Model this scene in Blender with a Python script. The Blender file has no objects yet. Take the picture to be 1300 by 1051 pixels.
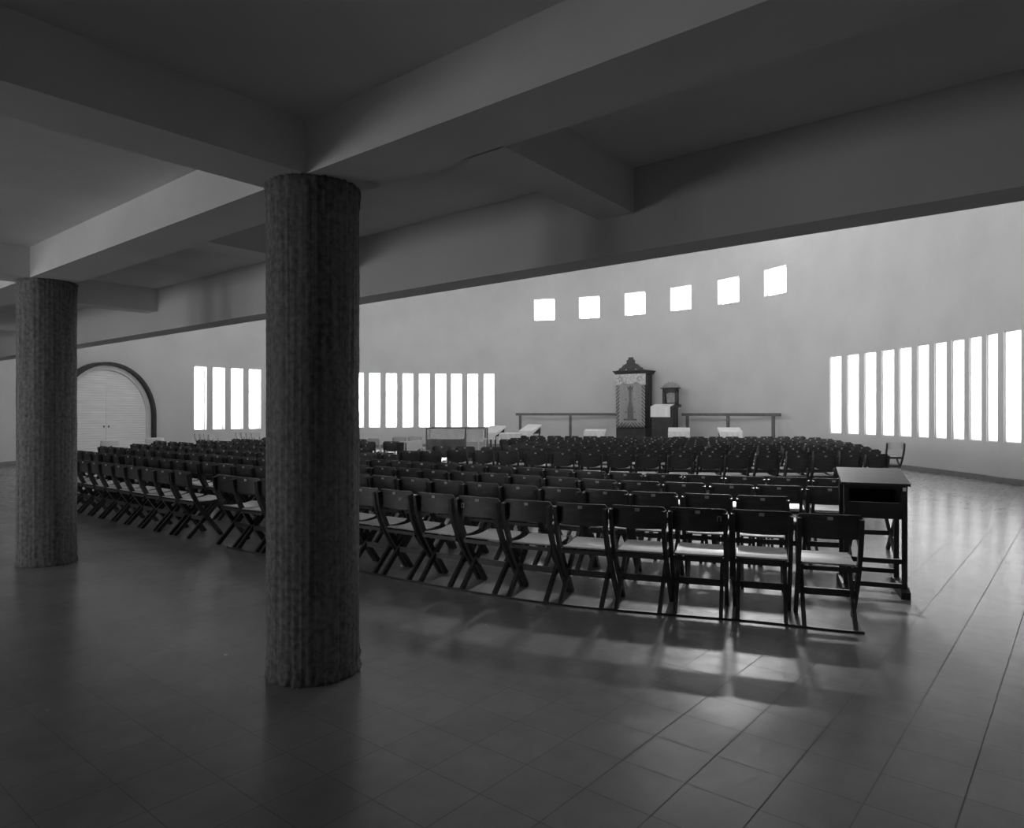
import bpy, bmesh, math, random
import numpy as np
from mathutils import Vector, Matrix, noise
random.seed(7)
C = bpy.context.scene.collection
SUN = 1.5; EYE = 1.55; F = 884.0; PX, PY = 650.0, 524.0
PI = math.pi

# ------------------------------------------------------------------ materials
def mat(name, col, rough=0.6, var=0.0, scale=6.0, bump=0.0, bscale=40.0, stretch=None, spec=0.5, detail=4):
    m = bpy.data.materials.new(name); m.use_nodes = True
    nt = m.node_tree; b = nt.nodes['Principled BSDF']
    b.inputs['Roughness'].default_value = rough
    b.inputs['Specular IOR Level'].default_value = spec
    b.inputs['Base Color'].default_value = (col, col, col, 1)
    tc = nt.nodes.new('ShaderNodeTexCoord'); mp = nt.nodes.new('ShaderNodeMapping')
    nt.links.new(tc.outputs['Object'], mp.inputs[0])
    if stretch: mp.inputs['Scale'].default_value = stretch
    if var > 0:
        n = nt.nodes.new('ShaderNodeTexNoise'); n.inputs['Scale'].default_value = scale; n.inputs['Detail'].default_value = detail
        r = nt.nodes.new('ShaderNodeMapRange')
        r.inputs[1].default_value = 0.3; r.inputs[2].default_value = 0.7
        r.inputs[3].default_value = col * (1 - var); r.inputs[4].default_value = min(1, col * (1 + var))
        nt.links.new(mp.outputs[0], n.inputs[0]); nt.links.new(n.outputs[0], r.inputs[0])
        nt.links.new(r.outputs[0], b.inputs['Base Color'])
    if bump > 0:
        n2 = nt.nodes.new('ShaderNodeTexNoise'); n2.inputs['Scale'].default_value = bscale; n2.inputs['Detail'].default_value = 5
        bp = nt.nodes.new('ShaderNodeBump'); bp.inputs['Strength'].default_value = bump; bp.inputs['Distance'].default_value = 0.01
        nt.links.new(mp.outputs[0], n2.inputs[0]); nt.links.new(n2.outputs[0], bp.inputs['Height'])
        nt.links.new(bp.outputs[0], b.inputs['Normal'])
    return m

M = {}
M['wall'] = mat('plaster wall', 0.62, 0.85, 0.05, 0.8, 0.15, 25)
M['ceil'] = mat('plaster ceiling', 0.78, 0.85, 0.07, 1.2, 0.1, 30)
M['base'] = mat('skirting', 0.22, 0.5, 0.1, 3)
M['chair'] = mat('dark stained wood', 0.045, 0.45, 0.3, 5, 0.05, 60, (1, 6, 6))
M['back'] = mat('dark plywood', 0.05, 0.42, 0.3, 5, 0.03, 60, (1, 8, 8))
M['seat'] = mat('worn plywood seat', 0.40, 0.28, 0.2, 5, 0.03, 50, (2, 14, 2))
M['pale'] = mat('pale beech', 0.42, 0.45, 0.2, 5)
M['palelight'] = mat('pale plywood', 0.55, 0.5, 0.1, 5)
M['dark'] = mat('dark wood', 0.03, 0.5, 0.3, 4)
M['rail'] = mat('railing wood', 0.12, 0.5, 0.2, 4)
M['mid'] = mat('mid wood', 0.16, 0.5, 0.25, 4)
M['cloth'] = mat('white cloth', 0.85, 0.9, 0.04, 5)
M['white'] = mat('white paint', 0.75, 0.6, 0.05, 5)
M['tag'] = mat('number plate', 0.45, 0.5, 0.2, 60)
M['chalk'] = mat('chalk', 0.55, 0.9, 0.2, 80)
M['crest'] = mat('carved crest', 0.05, 0.5, 0.4, 12)
M['gilt'] = mat('gilt crest', 0.28, 0.4, 0.3, 20)

def m_floor():
    m = mat('terrazzo tiles', 0.2, 0.2); nt = m.node_tree; b = nt.nodes['Principled BSDF']; L = nt.links
    b.inputs['Specular IOR Level'].default_value = .38
    tc = nt.nodes.new('ShaderNodeTexCoord'); sep = nt.nodes.new('ShaderNodeSeparateXYZ'); L.new(tc.outputs['Object'], sep.inputs[0])
    T = 0.305
    def math_(op, a, c=None, v=None):
        n = nt.nodes.new('ShaderNodeMath'); n.operation = op
        if hasattr(a, 'links') or hasattr(a, 'is_linked'): L.new(a, n.inputs[0])
        else: n.inputs[0].default_value = a
        if c is not None:
            if hasattr(c, 'is_linked'): L.new(c, n.inputs[1])
            else: n.inputs[1].default_value = c
        return n.outputs[0]
    def line(out, off, w):
        a = math_('DIVIDE', math_('SUBTRACT', out, off), T)
        f = math_('FRACT', a)
        d = math_('ABSOLUTE', math_('SUBTRACT', f, 0.5))
        return math_('GREATER_THAN', d, 0.5 - w / T), math_('FLOOR', a)
    lu, iu = line(sep.outputs[0], 2.10, 0.0028)
    lv, iv = line(sep.outputs[1], 3.43, 0.0028)
    g = math_('MAXIMUM', lu, lv)
    cb = nt.nodes.new('ShaderNodeCombineXYZ'); L.new(iu, cb.inputs[0]); L.new(iv, cb.inputs[1])
    wn = nt.nodes.new('ShaderNodeTexWhiteNoise'); wn.noise_dimensions = '2D'; L.new(cb.outputs[0], wn.inputs[0])
    n = nt.nodes.new('ShaderNodeTexNoise'); n.inputs['Scale'].default_value = 1.6; n.inputs['Detail'].default_value = 8; L.new(tc.outputs['Object'], n.inputs[0])
    n2 = nt.nodes.new('ShaderNodeTexNoise'); n2.inputs['Scale'].default_value = 9; n2.inputs['Detail'].default_value = 6; L.new(tc.outputs['Object'], n2.inputs[0])
    v = math_('ADD', math_('MULTIPLY', wn.outputs[0], 0.018), math_('ADD', math_('MULTIPLY', n.outputs[0], 0.14), math_('MULTIPLY', n2.outputs[0], 0.06)))
    v = math_('ADD', v, 0.13)
    v = math_('MULTIPLY', v, math_('SUBTRACT', 1.0, math_('MULTIPLY', g, 0.5)))
    L.new(v, b.inputs['Base Color'])
    r = math_('ADD', math_('ADD', math_('MULTIPLY', n2.outputs[0], 0.14), 0.17), math_('MULTIPLY', g, 0.4))
    L.new(r, b.inputs['Roughness'])
    bp = nt.nodes.new('ShaderNodeBump'); bp.inputs['Strength'].default_value = 0.12; bp.inputs['Distance'].default_value = 0.01
    hn = nt.nodes.new('ShaderNodeTexNoise'); hn.inputs['Scale'].default_value = 5; hn.inputs['Detail'].default_value = 2; L.new(tc.outputs['Object'], hn.inputs[0])
    h = math_('SUBTRACT', math_('MULTIPLY', hn.outputs[0], 0.6), math_('MULTIPLY', g, 0.3)); L.new(h, bp.inputs['Height']); L.new(bp.outputs[0], b.inputs['Normal'])
    return m
M['floor'] = m_floor()

def m_concrete():
    m = mat('rough cast concrete', 0.13, 0.9); nt = m.node_tree; b = nt.nodes['Principled BSDF']; L = nt.links
    tc = nt.nodes.new('ShaderNodeTexCoord')
    mp = nt.nodes.new('ShaderNodeMapping'); mp.inputs['Scale'].default_value = (16, 16, 0.35); L.new(tc.outputs['Object'], mp.inputs[0])
    a = nt.nodes.new('ShaderNodeTexNoise'); a.inputs['Scale'].default_value = 2.2; a.inputs['Detail'].default_value = 9; a.inputs['Roughness'].default_value = .65; L.new(mp.outputs[0], a.inputs[0])
    c = nt.nodes.new('ShaderNodeTexNoise'); c.inputs['Scale'].default_value = 30; c.inputs['Detail'].default_value = 8; L.new(tc.outputs['Object'], c.inputs[0])
    mx = nt.nodes.new('ShaderNodeMath'); mx.operation = 'ADD'; L.new(a.outputs[0], mx.inputs[0]); L.new(c.outputs[0], mx.inputs[1])
    r = nt.nodes.new('ShaderNodeMapRange'); r.inputs[1].default_value = .75; r.inputs[2].default_value = 1.25; r.inputs[3].default_value = .09; r.inputs[4].default_value = .27
    L.new(mx.outputs[0], r.inputs[0]); L.new(r.outputs[0], b.inputs['Base Color'])
    bp = nt.nodes.new('ShaderNodeBump'); bp.inputs['Strength'].default_value = .6; bp.inputs['Distance'].default_value = .006
    L.new(mx.outputs[0], bp.inputs['Height']); L.new(bp.outputs[0], b.inputs['Normal'])
    return m
M['concrete'] = m_concrete()

def m_glass(name='window glass', tint=.93):
    m = bpy.data.materials.new(name); m.use_nodes = True; nt = m.node_tree; nt.nodes.clear()
    o = nt.nodes.new('ShaderNodeOutputMaterial'); mx = nt.nodes.new('ShaderNodeMixShader')
    t = nt.nodes.new('ShaderNodeBsdfTransparent'); t.inputs[0].default_value = (tint, tint, tint, 1)
    g = nt.nodes.new('ShaderNodeBsdfGlossy'); g.inputs['Roughness'].default_value = .05; mx.inputs[0].default_value = .06
    nt.links.new(t.outputs[0], mx.inputs[1]); nt.links.new(g.outputs[0], mx.inputs[2]); nt.links.new(mx.outputs[0], o.inputs[0])
    return m
M['glass'] = m_glass()
def m_frost():
    m = bpy.data.materials.new('frosted glass'); m.use_nodes = True; nt = m.node_tree; nt.nodes.clear()
    o = nt.nodes.new('ShaderNodeOutputMaterial'); mx = nt.nodes.new('ShaderNodeMixShader')
    t = nt.nodes.new('ShaderNodeBsdfTranslucent'); t.inputs[0].default_value = (.42, .42, .42, 1)
    g = nt.nodes.new('ShaderNodeBsdfGlossy'); g.inputs['Roughness'].default_value = .3; mx.inputs[0].default_value = .05
    nt.links.new(t.outputs[0], mx.inputs[1]); nt.links.new(g.outputs[0], mx.inputs[2]); nt.links.new(mx.outputs[0], o.inputs[0])
    return m
M['frosted'] = m_frost()

def m_planks():
    m = mat('white painted boards', 0.8, 0.6); nt = m.node_tree; b = nt.nodes['Principled BSDF']; L = nt.links
    tc = nt.nodes.new('ShaderNodeTexCoord'); sep = nt.nodes.new('ShaderNodeSeparateXYZ'); L.new(tc.outputs['Object'], sep.inputs[0])
    n = nt.nodes.new('ShaderNodeTexNoise'); n.inputs['Scale'].default_value = 3; n.inputs['Detail'].default_value = 5
    mp = nt.nodes.new('ShaderNodeMapping'); mp.inputs['Scale'].default_value = (.5, 1, 9); L.new(tc.outputs['Object'], mp.inputs[0]); L.new(mp.outputs[0], n.inputs[0])
    f = nt.nodes.new('ShaderNodeMath'); f.operation = 'FRACT'; d = nt.nodes.new('ShaderNodeMath'); d.operation = 'DIVIDE'; d.inputs[1].default_value = .085
    L.new(sep.outputs[2], d.inputs[0]); L.new(d.outputs[0], f.inputs[0])
    g = nt.nodes.new('ShaderNodeMath'); g.operation = 'GREATER_THAN'; g.inputs[1].default_value = .12; L.new(f.outputs[0], g.inputs[0])
    r = nt.nodes.new('ShaderNodeMapRange'); r.inputs[1].default_value = .3; r.inputs[2].default_value = .7; r.inputs[3].default_value = .80; r.inputs[4].default_value = .95; L.new(n.outputs[0], r.inputs[0])
    r2 = nt.nodes.new('ShaderNodeMapRange'); r2.inputs[3].default_value = .75; r2.inputs[4].default_value = 1; L.new(g.outputs[0], r2.inputs[0])
    mu = nt.nodes.new('ShaderNodeMath'); mu.operation = 'MULTIPLY'; L.new(r.outputs[0], mu.inputs[0]); L.new(r2.outputs[0], mu.inputs[1]); L.new(mu.outputs[0], b.inputs['Base Color'])
    return m
M['planks'] = m_planks()

def m_curtain():
    m = mat('embroidered curtain', 0.5, 0.8); nt = m.node_tree; b = nt.nodes['Principled BSDF']; L = nt.links
    def N(op, a, c=None):
        n = nt.nodes.new('ShaderNodeMath'); n.operation = op
        for k, q in enumerate((a, c)):
            if q is None: continue
            if hasattr(q, 'is_linked'): L.new(q, n.inputs[k])
            else: n.inputs[k].default_value = q
        return n.outputs[0]
    tc = nt.nodes.new('ShaderNodeTexCoord'); sep = nt.nodes.new('ShaderNodeSeparateXYZ'); L.new(tc.outputs['Object'], sep.inputs[0])
    ax = N('ABSOLUTE', sep.outputs[0]); z = sep.outputs[2]
    border = N('MAXIMUM', N('GREATER_THAN', ax, .50), N('LESS_THAN', z, .20))
    st = N('GREATER_THAN', N('SINE', N('MULTIPLY', N('ADD', ax, z), 42)), 0.0)
    inner_line = N('MULTIPLY', N('GREATER_THAN', ax, .47), N('LESS_THAN', ax, .50))
    n = nt.nodes.new('ShaderNodeTexNoise'); n.inputs['Scale'].default_value = 9; n.inputs['Detail'].default_value = 6; L.new(tc.outputs['Object'], n.inputs[0])
    field = N('ADD', N('MULTIPLY', n.outputs[0], .3), .50)
    bcol = N('ADD', N('MULTIPLY', st, .42), .22)
    v = N('ADD', N('MULTIPLY', border, bcol), N('MULTIPLY', N('SUBTRACT', 1.0, border), field))
    v = N('MINIMUM', N('ADD', v, N('MULTIPLY', inner_line, .2)), .75)
    L.new(v, b.inputs['Base Color'])
    return m
M['curtain'] = m_curtain()
M['valance'] = mat('valance cloth', 0.58, 0.8, 0.35, 14)
M['embroid'] = mat('embroidery', 0.16, 0.8, 0.3, 20)

# ------------------------------------------------------------------ helpers
def obj(name, bm, m, parent=None, smooth=False):
    me = bpy.data.meshes.new(name); bm.normal_update(); bm.to_mesh(me); bm.free()
    if smooth:
        for p in me.polygons: p.use_smooth = True
    for mm in (m if isinstance(m, (list, tuple)) else [m]): me.materials.append(mm)
    o = bpy.data.objects.new(name, me); C.objects.link(o)
    if parent: o.parent = parent
    return o
def thing(name, label, cat, loc=(0, 0, 0), rz=0, group=None):
    o = bpy.data.objects.new(name, None); o.empty_display_size = .1; C.objects.link(o)
    o.location = loc; o.rotation_euler = (0, 0, rz); o['label'] = label; o['category'] = cat
    if group: o['group'] = group
    return o
def tag(o, label, cat, group=None):
    o['label'] = label; o['category'] = cat
    if group: o['group'] = group
    return o
def struct(o): o['kind'] = 'structure'; return o
def B(): return bmesh.new()
def box(bm, x0, x1, y0, y1, z0, z1, mtx=None, bev=0):
    r = bmesh.ops.create_cube(bm, size=1)
    T = Matrix.Translation(((x0+x1)/2, (y0+y1)/2, (z0+z1)/2)) @ Matrix.Diagonal((x1-x0, y1-y0, z1-z0, 1))
    if mtx: T = mtx @ T
    bmesh.ops.transform(bm, matrix=T, verts=r['verts'])
    if bev > 0:
        es = list({e for v in r['verts'] for e in v.link_edges})
        bmesh.ops.bevel(bm, geom=es, offset=bev, segments=1, affect='EDGES')
def sweep(bm, pts, w, t, up=Vector((1, 0, 0))):
    """rectangular bar along pts; w across 'up' axis, t in the other direction"""
    pts = [Vector(p) for p in pts]; rings = []
    for i, p in enumerate(pts):
        a = pts[max(0, i-1)]; b = pts[min(len(pts)-1, i+1)]; d = (b-a).normalized(); n = d.cross(up).normalized(); u = n.cross(d).normalized()
        rings.append([bm.verts.new(p + u*sx*w/2 + n*sy*t/2) for sx, sy in ((-1, -1), (1, -1), (1, 1), (-1, 1))])
    for a, b in zip(rings, rings[1:]):
        for k in range(4): bm.faces.new((a[k], a[(k+1) % 4], b[(k+1) % 4], b[k]))
    bm.faces.new(rings[0][::-1]); bm.faces.new(rings[-1])
def prism(bm, poly, y0, y1, axis='y', mtx=None):
    """poly of (x,z) extruded along y"""
    a = [bm.verts.new((x, y0, z)) for x, z in poly]; b = [bm.verts.new((x, y1, z)) for x, z in poly]
    n = len(poly)
    for i in range(n): bm.faces.new((a[i], a[(i+1) % n], b[(i+1) % n], b[i]))
    bm.faces.new(a[::-1]); bm.faces.new(b)
    if mtx: bmesh.ops.transform(bm, matrix=mtx, verts=a+b)
def flat_prism(bm, poly, z0, z1):
    a = [bm.verts.new((x, y, z0)) for x, y in poly]; b = [bm.verts.new((x, y, z1)) for x, y in poly]; n = len(poly)
    for i in range(n): bm.faces.new((a[i], a[(i+1) % n], b[(i+1) % n], b[i]))
    bm.faces.new(a[::-1]); bm.faces.new(b)
def lathe(bm, prof, seg=24):
    rings = [[bm.verts.new((r*math.cos(2*PI*k/seg), r*math.sin(2*PI*k/seg), z)) for k in range(seg)] for r, z in prof]
    for a, b in zip(rings, rings[1:]):
        for k in range(seg): bm.faces.new((a[k], a[(k+1) % seg], b[(k+1) % seg], b[k]))
    bm.faces.new(rings[0][::-1]); bm.faces.new(rings[-1])
def fix(bm): bmesh.ops.recalc_face_normals(bm, faces=bm.faces)

# grid axes of the building: u towards the far right, v towards the far left
GA = math.radians(50.43)
U = Vector((math.cos(GA), math.sin(GA))); V = Vector((-math.sin(GA), math.cos(GA)))
def G(u, v): p = U*u + V*v; return (p.x, p.y)
def gobj(name, bm, m, k=True):
    fix(bm); o = obj(name, bm, m); o.rotation_euler = (0, 0, GA)
    return struct(o) if k else o

# ------------------------------------------------------------------ curved hall wall
cx, cy = -1.87, 19.34
ka = [-90, -74, -54, -44, -20, 0, 15, 33, 45, 62, 77, 92, 107]
kr = [13.0, 12.95, 12.85, 12.8, 12.75, 12.75, 12.85, 12.85, 12.75, 12.55, 12.4, 12.6, 13.3]
aa = np.linspace(-90, 107, 395); rr = np.interp(aa, ka, kr)
rp = np.pad(rr, 15, mode='reflect', reflect_type='odd'); rr = np.convolve(rp, np.ones(31)/31, 'valid')
th = np.radians(aa); PP = np.c_[cx + rr*np.sin(th), cy + rr*np.cos(th)]
PP = np.vstack([[(-14.87, 18.04)], PP, [(11.0, y) for y in np.linspace(14, -3.33, 30)]])
SS = np.r_[0, np.cumsum(np.hypot(*np.diff(PP, axis=0).T))]
SEND = SS[-1]
def wp(s): return Vector((float(np.interp(s, SS, PP[:, 0])), float(np.interp(s, SS, PP[:, 1])), 0))
def wt(s):
    d = wp(min(s+.25, SEND)) - wp(max(s-.25, 0)); return d.normalized()
def wn(s): t = wt(s); return Vector((-t.y, t.x, 0))      # outward normal
pxs = 650 + 884*PP[:, 0]/np.maximum(PP[:, 1], .1)
def s_at(px):
    m = (PP[:, 1] > 12) & (SS > .5); i = np.argsort(pxs[m]); return float(np.interp(px, pxs[m][i], SS[m][i]))

SZ0, SZ1 = .885, 3.35; QZ0, QZ1 = 5.77, 6.73; HT = 9.0; WT = .30
slits = []
for k in range(18):   # left run of slit windows: regular pitch .765
    s0 = 9.43 + k*(22.03 - 9.43)/17; slits.append((s0, s0 + .49))
for l, r in ((1053, 1068), (1075, 1090), (1097, 1112), (1119, 1135), (1141, 1157), (1164, 1179), (1186, 1201.5), (1208, 1224), (1230, 1246), (1252, 1266.5)):
    slits.append((s_at(l), s_at(r)))
slits.append((45.38, 45.85)); slits.append((46.05, 46.52))
squares = [(s_at(l), s_at(r)) for l, r in ((678, 704), (735, 761), (793, 819), (851, 877.5), (911, 938), (970, 998))]
st = set(np.round(np.arange(0, SEND, .25), 4)) | {round(float(SEND), 4)}
for a, b in slits + squares:
    st = {x for x in st if not (a - .06 < x < b + .06)} | {round(a, 4), round(b, 4)}
st = sorted(st)
zl = [-0.02, SZ0, SZ1, QZ0, QZ1, HT]
def is_open(i, j):
    if i < 0 or i >= len(st)-1: return False
    m = (st[i]+st[i+1])/2
    if j == 1: return any(a < m < b for a, b in slits)
    if j == 3: return any(a < m < b for a, b in squares)
    return False
bm = B(); vi = {}; vo = {}
for i, s in enumerate(st):
    p = wp(s); n = wn(s); q = p + n*WT
    for j, z in enumerate(zl):
        vi[i, j] = bm.verts.new((p.x, p.y, z)); vo[i, j] = bm.verts.new((q.x, q.y, z))
for i in range(len(st)-1):
    for j in range(len(zl)-1):
        if not is_open(i, j):
            bm.faces.new((vi[i, j], vi[i+1, j], vi[i+1, j+1], vi[i, j+1])); bm.faces.new((vo[i, j], vo[i, j+1], vo[i+1, j+1], vo[i+1, j]))
        else:
            if not is_open(i-1, j): bm.faces.new((vi[i, j], vo[i, j], vo[i, j+1], vi[i, j+1]))
            if not is_open(i+1, j): bm.faces.new((vi[i+1, j], vi[i+1, j+1], vo[i+1, j+1], vo[i+1, j]))
            if not is_open(i, j-1): bm.faces.new((vi[i, j], vi[i+1, j], vo[i+1, j], vo[i, j]))
            if not is_open(i, j+1): bm.faces.new((vi[i, j+1], vo[i, j+1], vo[i+1, j+1], vi[i+1, j+1]))
fix(bm); struct(obj('wall_front', bm, M['wall']))

# skirting along the curve
bm = B(); rings = []
for s in np.arange(0.02, SEND, .25):
    p = wp(s); n = wn(s); a = p - n*.025; b = p - n*.003
    rings.append([bm.verts.new(v) for v in ((a.x, a.y, .001), (a.x, a.y, .11), (b.x, b.y, .12), (b.x, b.y, .001))])
for a, b in zip(rings, rings[1:]):
    for k in range(4): bm.faces.new((a[k], a[(k+1) % 4], b[(k+1) % 4], b[k]))
fix(bm); struct(obj('baseboard_front', bm, M['base']))

wno = 0
def window(p, t, w, h, z0, bars, glass='glass'):
    global wno
    wno += 1
    bm = B(); f = .022
    box(bm, -w/2, -w/2+f, -.02, .02, 0, h); box(bm, w/2-f, w/2, -.02, .02, 0, h)
    box(bm, -w/2+f, w/2-f, -.02, .02, 0, f); box(bm, -w/2+f, w/2-f, -.02, .02, h-f, h)
    for kind, q in bars:
        if kind == 'v': box(bm, q*w-.012, q*w+.012, -.015, .015, f, h-f)
        else: box(bm, -w/2+f, w/2-f, -.012, .012, q*h-.012, q*h+.012)
    o = struct(obj('window_%d' % wno, bm, M['white']))
    o.location = (p.x, p.y, z0); o.rotation_euler = (0, 0, math.atan2(t.y, t.x))
    bm = B()
    if glass == 'frosted':      # single translucent sheet held in the frame
        bm.faces.new([bm.verts.new(q) for q in ((-w/2+f*.5, 0, f*.5), (w/2-f*.5, 0, f*.5), (w/2-f*.5, 0, h-f*.5), (-w/2+f*.5, 0, h-f*.5))])
    else: box(bm, -w/2+f*.5, w/2-f*.5, -.003, .003, f*.5, h-f*.5)
    obj('pane', bm, M[glass], o)
    return o
def portal(p, t, w, h, z, inward):
    l = bpy.data.lights.new('daylight_portal', 'AREA'); l.shape = 'RECTANGLE'; l.size = w; l.size_y = h; l.energy = 1
    l.cycles.is_portal = True
    o = bpy.data.objects.new('daylight_portal', l); C.objects.link(o)
    zax = -inward.normalized(); xax = Vector((0, 0, 1)).cross(zax).normalized(); yax = zax.cross(xax)
    mw = Matrix((xax, yax, zax)).transposed().to_4x4(); mw.translation = Vector((p.x, p.y, z)); o.matrix_world = mw
for lst, z0, z1, bars in ((slits, SZ0, SZ1, [('h', .62)]), (squares, QZ0, QZ1, [('v', 0), ('h', .5)])):
    for a, b in lst:
        pa, pb = wp(a), wp(b); n = wn((a+b)/2); c = (pa+pb)/2 + n*(.05 if a > 37.5 else .20); t = (pb-pa).normalized()
        window(c, t, (pb-pa).length - .004, z1-z0-.004, z0+.002, [] if a > 37.5 and lst is slits else bars, 'frosted' if a > 37.5 and lst is slits else 'glass')
def portal_run(sa, sb, z0, z1):
    pa = wp(sa); pb = wp(sb); n = wn((sa+sb)/2); c = (pa+pb)/2 + n*(WT+.05)
    portal(c, None, (pb-pa).length+.1, z1-z0, (z0+z1)/2, -n)
for k in range(0, 18, 3): portal_run(slits[k][0], slits[k+2][1], SZ0, SZ1)
for k in range(18, 30, 3): portal_run(slits[k][0], slits[k+2][1], SZ0, SZ1)
for a, b in squares: portal_run(a, b, QZ0, QZ1)

# ------------------------------------------------------------------ floor, ceilings, gallery
UB = -6.0; VR, VL = -10.60, 22.97; CU0, CU1 = 4.15, 4.436
outer = [wp(s) + wn(s)*WT for s in st]
back = [G(CU1, VR), G(UB-.2, VR), G(UB-.2, VL+.2), G(CU1, VL+.2)]
poly = [(p.x, p.y) for p in outer] + back
def to_g(x, y): return (x*U.x + y*U.y, x*V.x + y*V.y)
bm = B(); flat_prism(bm, [to_g(*p) for p in poly], -.25, 0.0)
gobj('floor', bm, M['floor'])
ADDED_SKYLIGHT = (4.0, 8.6, 19.4, 24.6)        # added unseen opening in the hall ceiling, sized to admit sun (x0, x1, y0, y1)
hall = [(p.x, p.y) for p in outer[::4]] + [(outer[-1].x, outer[-1].y), G(CU0, VR), G(CU0, VL+.2)]
bm = B(); x0, x1, y0, y1 = ADDED_SKYLIGHT
for z in (HT, HT+.3):
    oo = [bm.verts.new((x, y, z)) for x, y in hall]; ii = [bm.verts.new((x, y, z)) for x, y in ((x0, y0), (x1, y0), (x1, y1), (x0, y1))]
    es = [bm.edges.new((L_[i], L_[(i+1) % len(L_)])) for L_ in (oo, ii) for i in range(len(L_))]
    bmesh.ops.triangle_fill(bm, use_beauty=True, use_dissolve=False, edges=es)
    if z == HT: lo = (oo, ii)
for La, Lb in zip(lo, (oo, ii)):
    for i in range(len(La)): k = (i+1) % len(La); bm.faces.new((La[i], La[k], Lb[k], Lb[i]))
fix(bm); struct(obj('ceiling', bm, M['ceil']))
wno += 1; bm = B()
for q in range(8): xx = x0 + (x1-x0)*q/7; box(bm, xx-.02, xx+.02, y0, y1, HT+.1, HT+.16)
for q in range(8): yy = y0 + (y1-y0)*q/7; box(bm, x0, x1, yy-.02, yy+.02, HT+.1, HT+.15)
sk = struct(obj('window_%d' % wno, bm, M['white'])); bm = B(); box(bm, x0, x1, y0, y1, HT+.165, HT+.175); obj('pane', bm, M['glass'], sk)  # skylight bars and pane, added out of view to let sun in
l = bpy.data.lights.new('daylight_portal', 'AREA'); l.shape = 'RECTANGLE'; l.size = x1-x0; l.size_y = y1-y0; l.cycles.is_portal = True
o = bpy.data.objects.new('daylight_portal', l); C.objects.link(o); o.location = ((x0+x1)/2, (y0+y1)/2, HT+.35)
# low slab over the seating gallery
SL = 3.205
bm = B(); box(bm, UB-.2, CU0+.02, VR, VL+.2, SL, SL+.2); gobj('ceiling', bm, M['ceil'])
tn = 0
def beam(poly_uv, z0, z1):
    global tn
    tn += 1; bm = B(); flat_prism(bm, poly_uv, z0, z1); return gobj('trim_%d' % tn, bm, M['ceil'])
def rb(u0, u1, v0, v1): return [(u0, v0), (u1, v0), (u1, v1), (u0, v1)]
BZ = 2.90
beam(rb(2.29, 2.70, VR, VL), BZ, SL+.01)
for v0 in (3.40, 8.13, 12.86, 17.6, -1.33, -6.06): beam(rb(UB, 2.30, v0, v0+.41), BZ, SL+.01)
beam([(2.69, 2.28), (4.16, 2.36), (4.16, 2.64), (2.69, 2.565)], BZ, SL+.01)
for v0 in (5.36, 9.56, 13.6, 17.6, -.9, -4.6): beam(rb(2.69, 4.16, v0, v0+.285), BZ, SL+.01)
# wall over the opening to the hall, with unseen high windows added to light it
def grid_wall(name, u0, u1, v0, v1, z0, z1, opens, m):
    vs = sorted({v0, v1} | {o[k] for o in opens for k in (0, 1)}); zs = sorted({z0, z1} | {o[k] for o in opens for k in (2, 3)})
    bm = B()
    for a, b in zip(vs, vs[1:]):
        for c, d in zip(zs, zs[1:]):
            mv, mz = (a+b)/2, (c+d)/2
            if any(o[0] < mv < o[1] and o[2] < mz < o[3] for o in opens): continue
            box(bm, u0, u1, a, b, c, d)
    return gobj(name, bm, m)
added_clere = [(v, v+2.2, 5.2, 8.2) for v in (-1.2, 2.2, 5.6, 9.0, 12.4, 15.8, 19.2)]
grid_wall('wall_back', CU0, CU1, VR, VL, 2.64, HT, added_clere, M['wall'])
for a, b, c, d in added_clere:
    p = Vector(G((CU0+CU1)/2 - .03, (a+b)/2)).to_3d(); t = Vector((V.x, V.y, 0))
    window(p, t, b-a-.01, d-c-.01, c+.005, [('v', 0), ('h', .33), ('h', .66), ('v', -.25), ('v', .25)])
    portal(Vector(G(CU0-.05, (a+b)/2)).to_3d(), None, b-a, d-c, (c+d)/2, Vector((U.x, U.y, 0)))
# gallery end walls
rear = [(v, v+1.3, .9, 2.5) for v in (7.2, 9.4, 11.6)]  # unseen windows added behind the camera to light beams and column
grid_wall('wall_rear', UB-.2, UB, VR, VL+.2, -.02, SL, rear, M['wall'])
for a, b, c, d in rear:
    p = Vector(G(UB-.1, (a+b)/2)).to_3d()
    window(p, Vector((V.x, V.y, 0)), b-a-.01, d-c-.01, c+.005, [('v', 0), ('h', .5)])
    portal(Vector(G(UB-.25, (a+b)/2)).to_3d(), None, b-a, d-c, (c+d)/2, Vector((U.x, U.y, 0)))
bm = B(); box(bm, UB, CU1+.3, VL, VL+.2, -.02, SL); gobj('wall_left', bm, M['wall'])
bm = B(); box(bm, UB, CU1, VR-.2, VR, -.02, SL); gobj('wall_right', bm, M['wall'])
bm = B(); box(bm, CU0, CU1+.3, VL, VL+.2, SL, HT); gobj('wall_side', bm, M['wall'])

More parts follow.
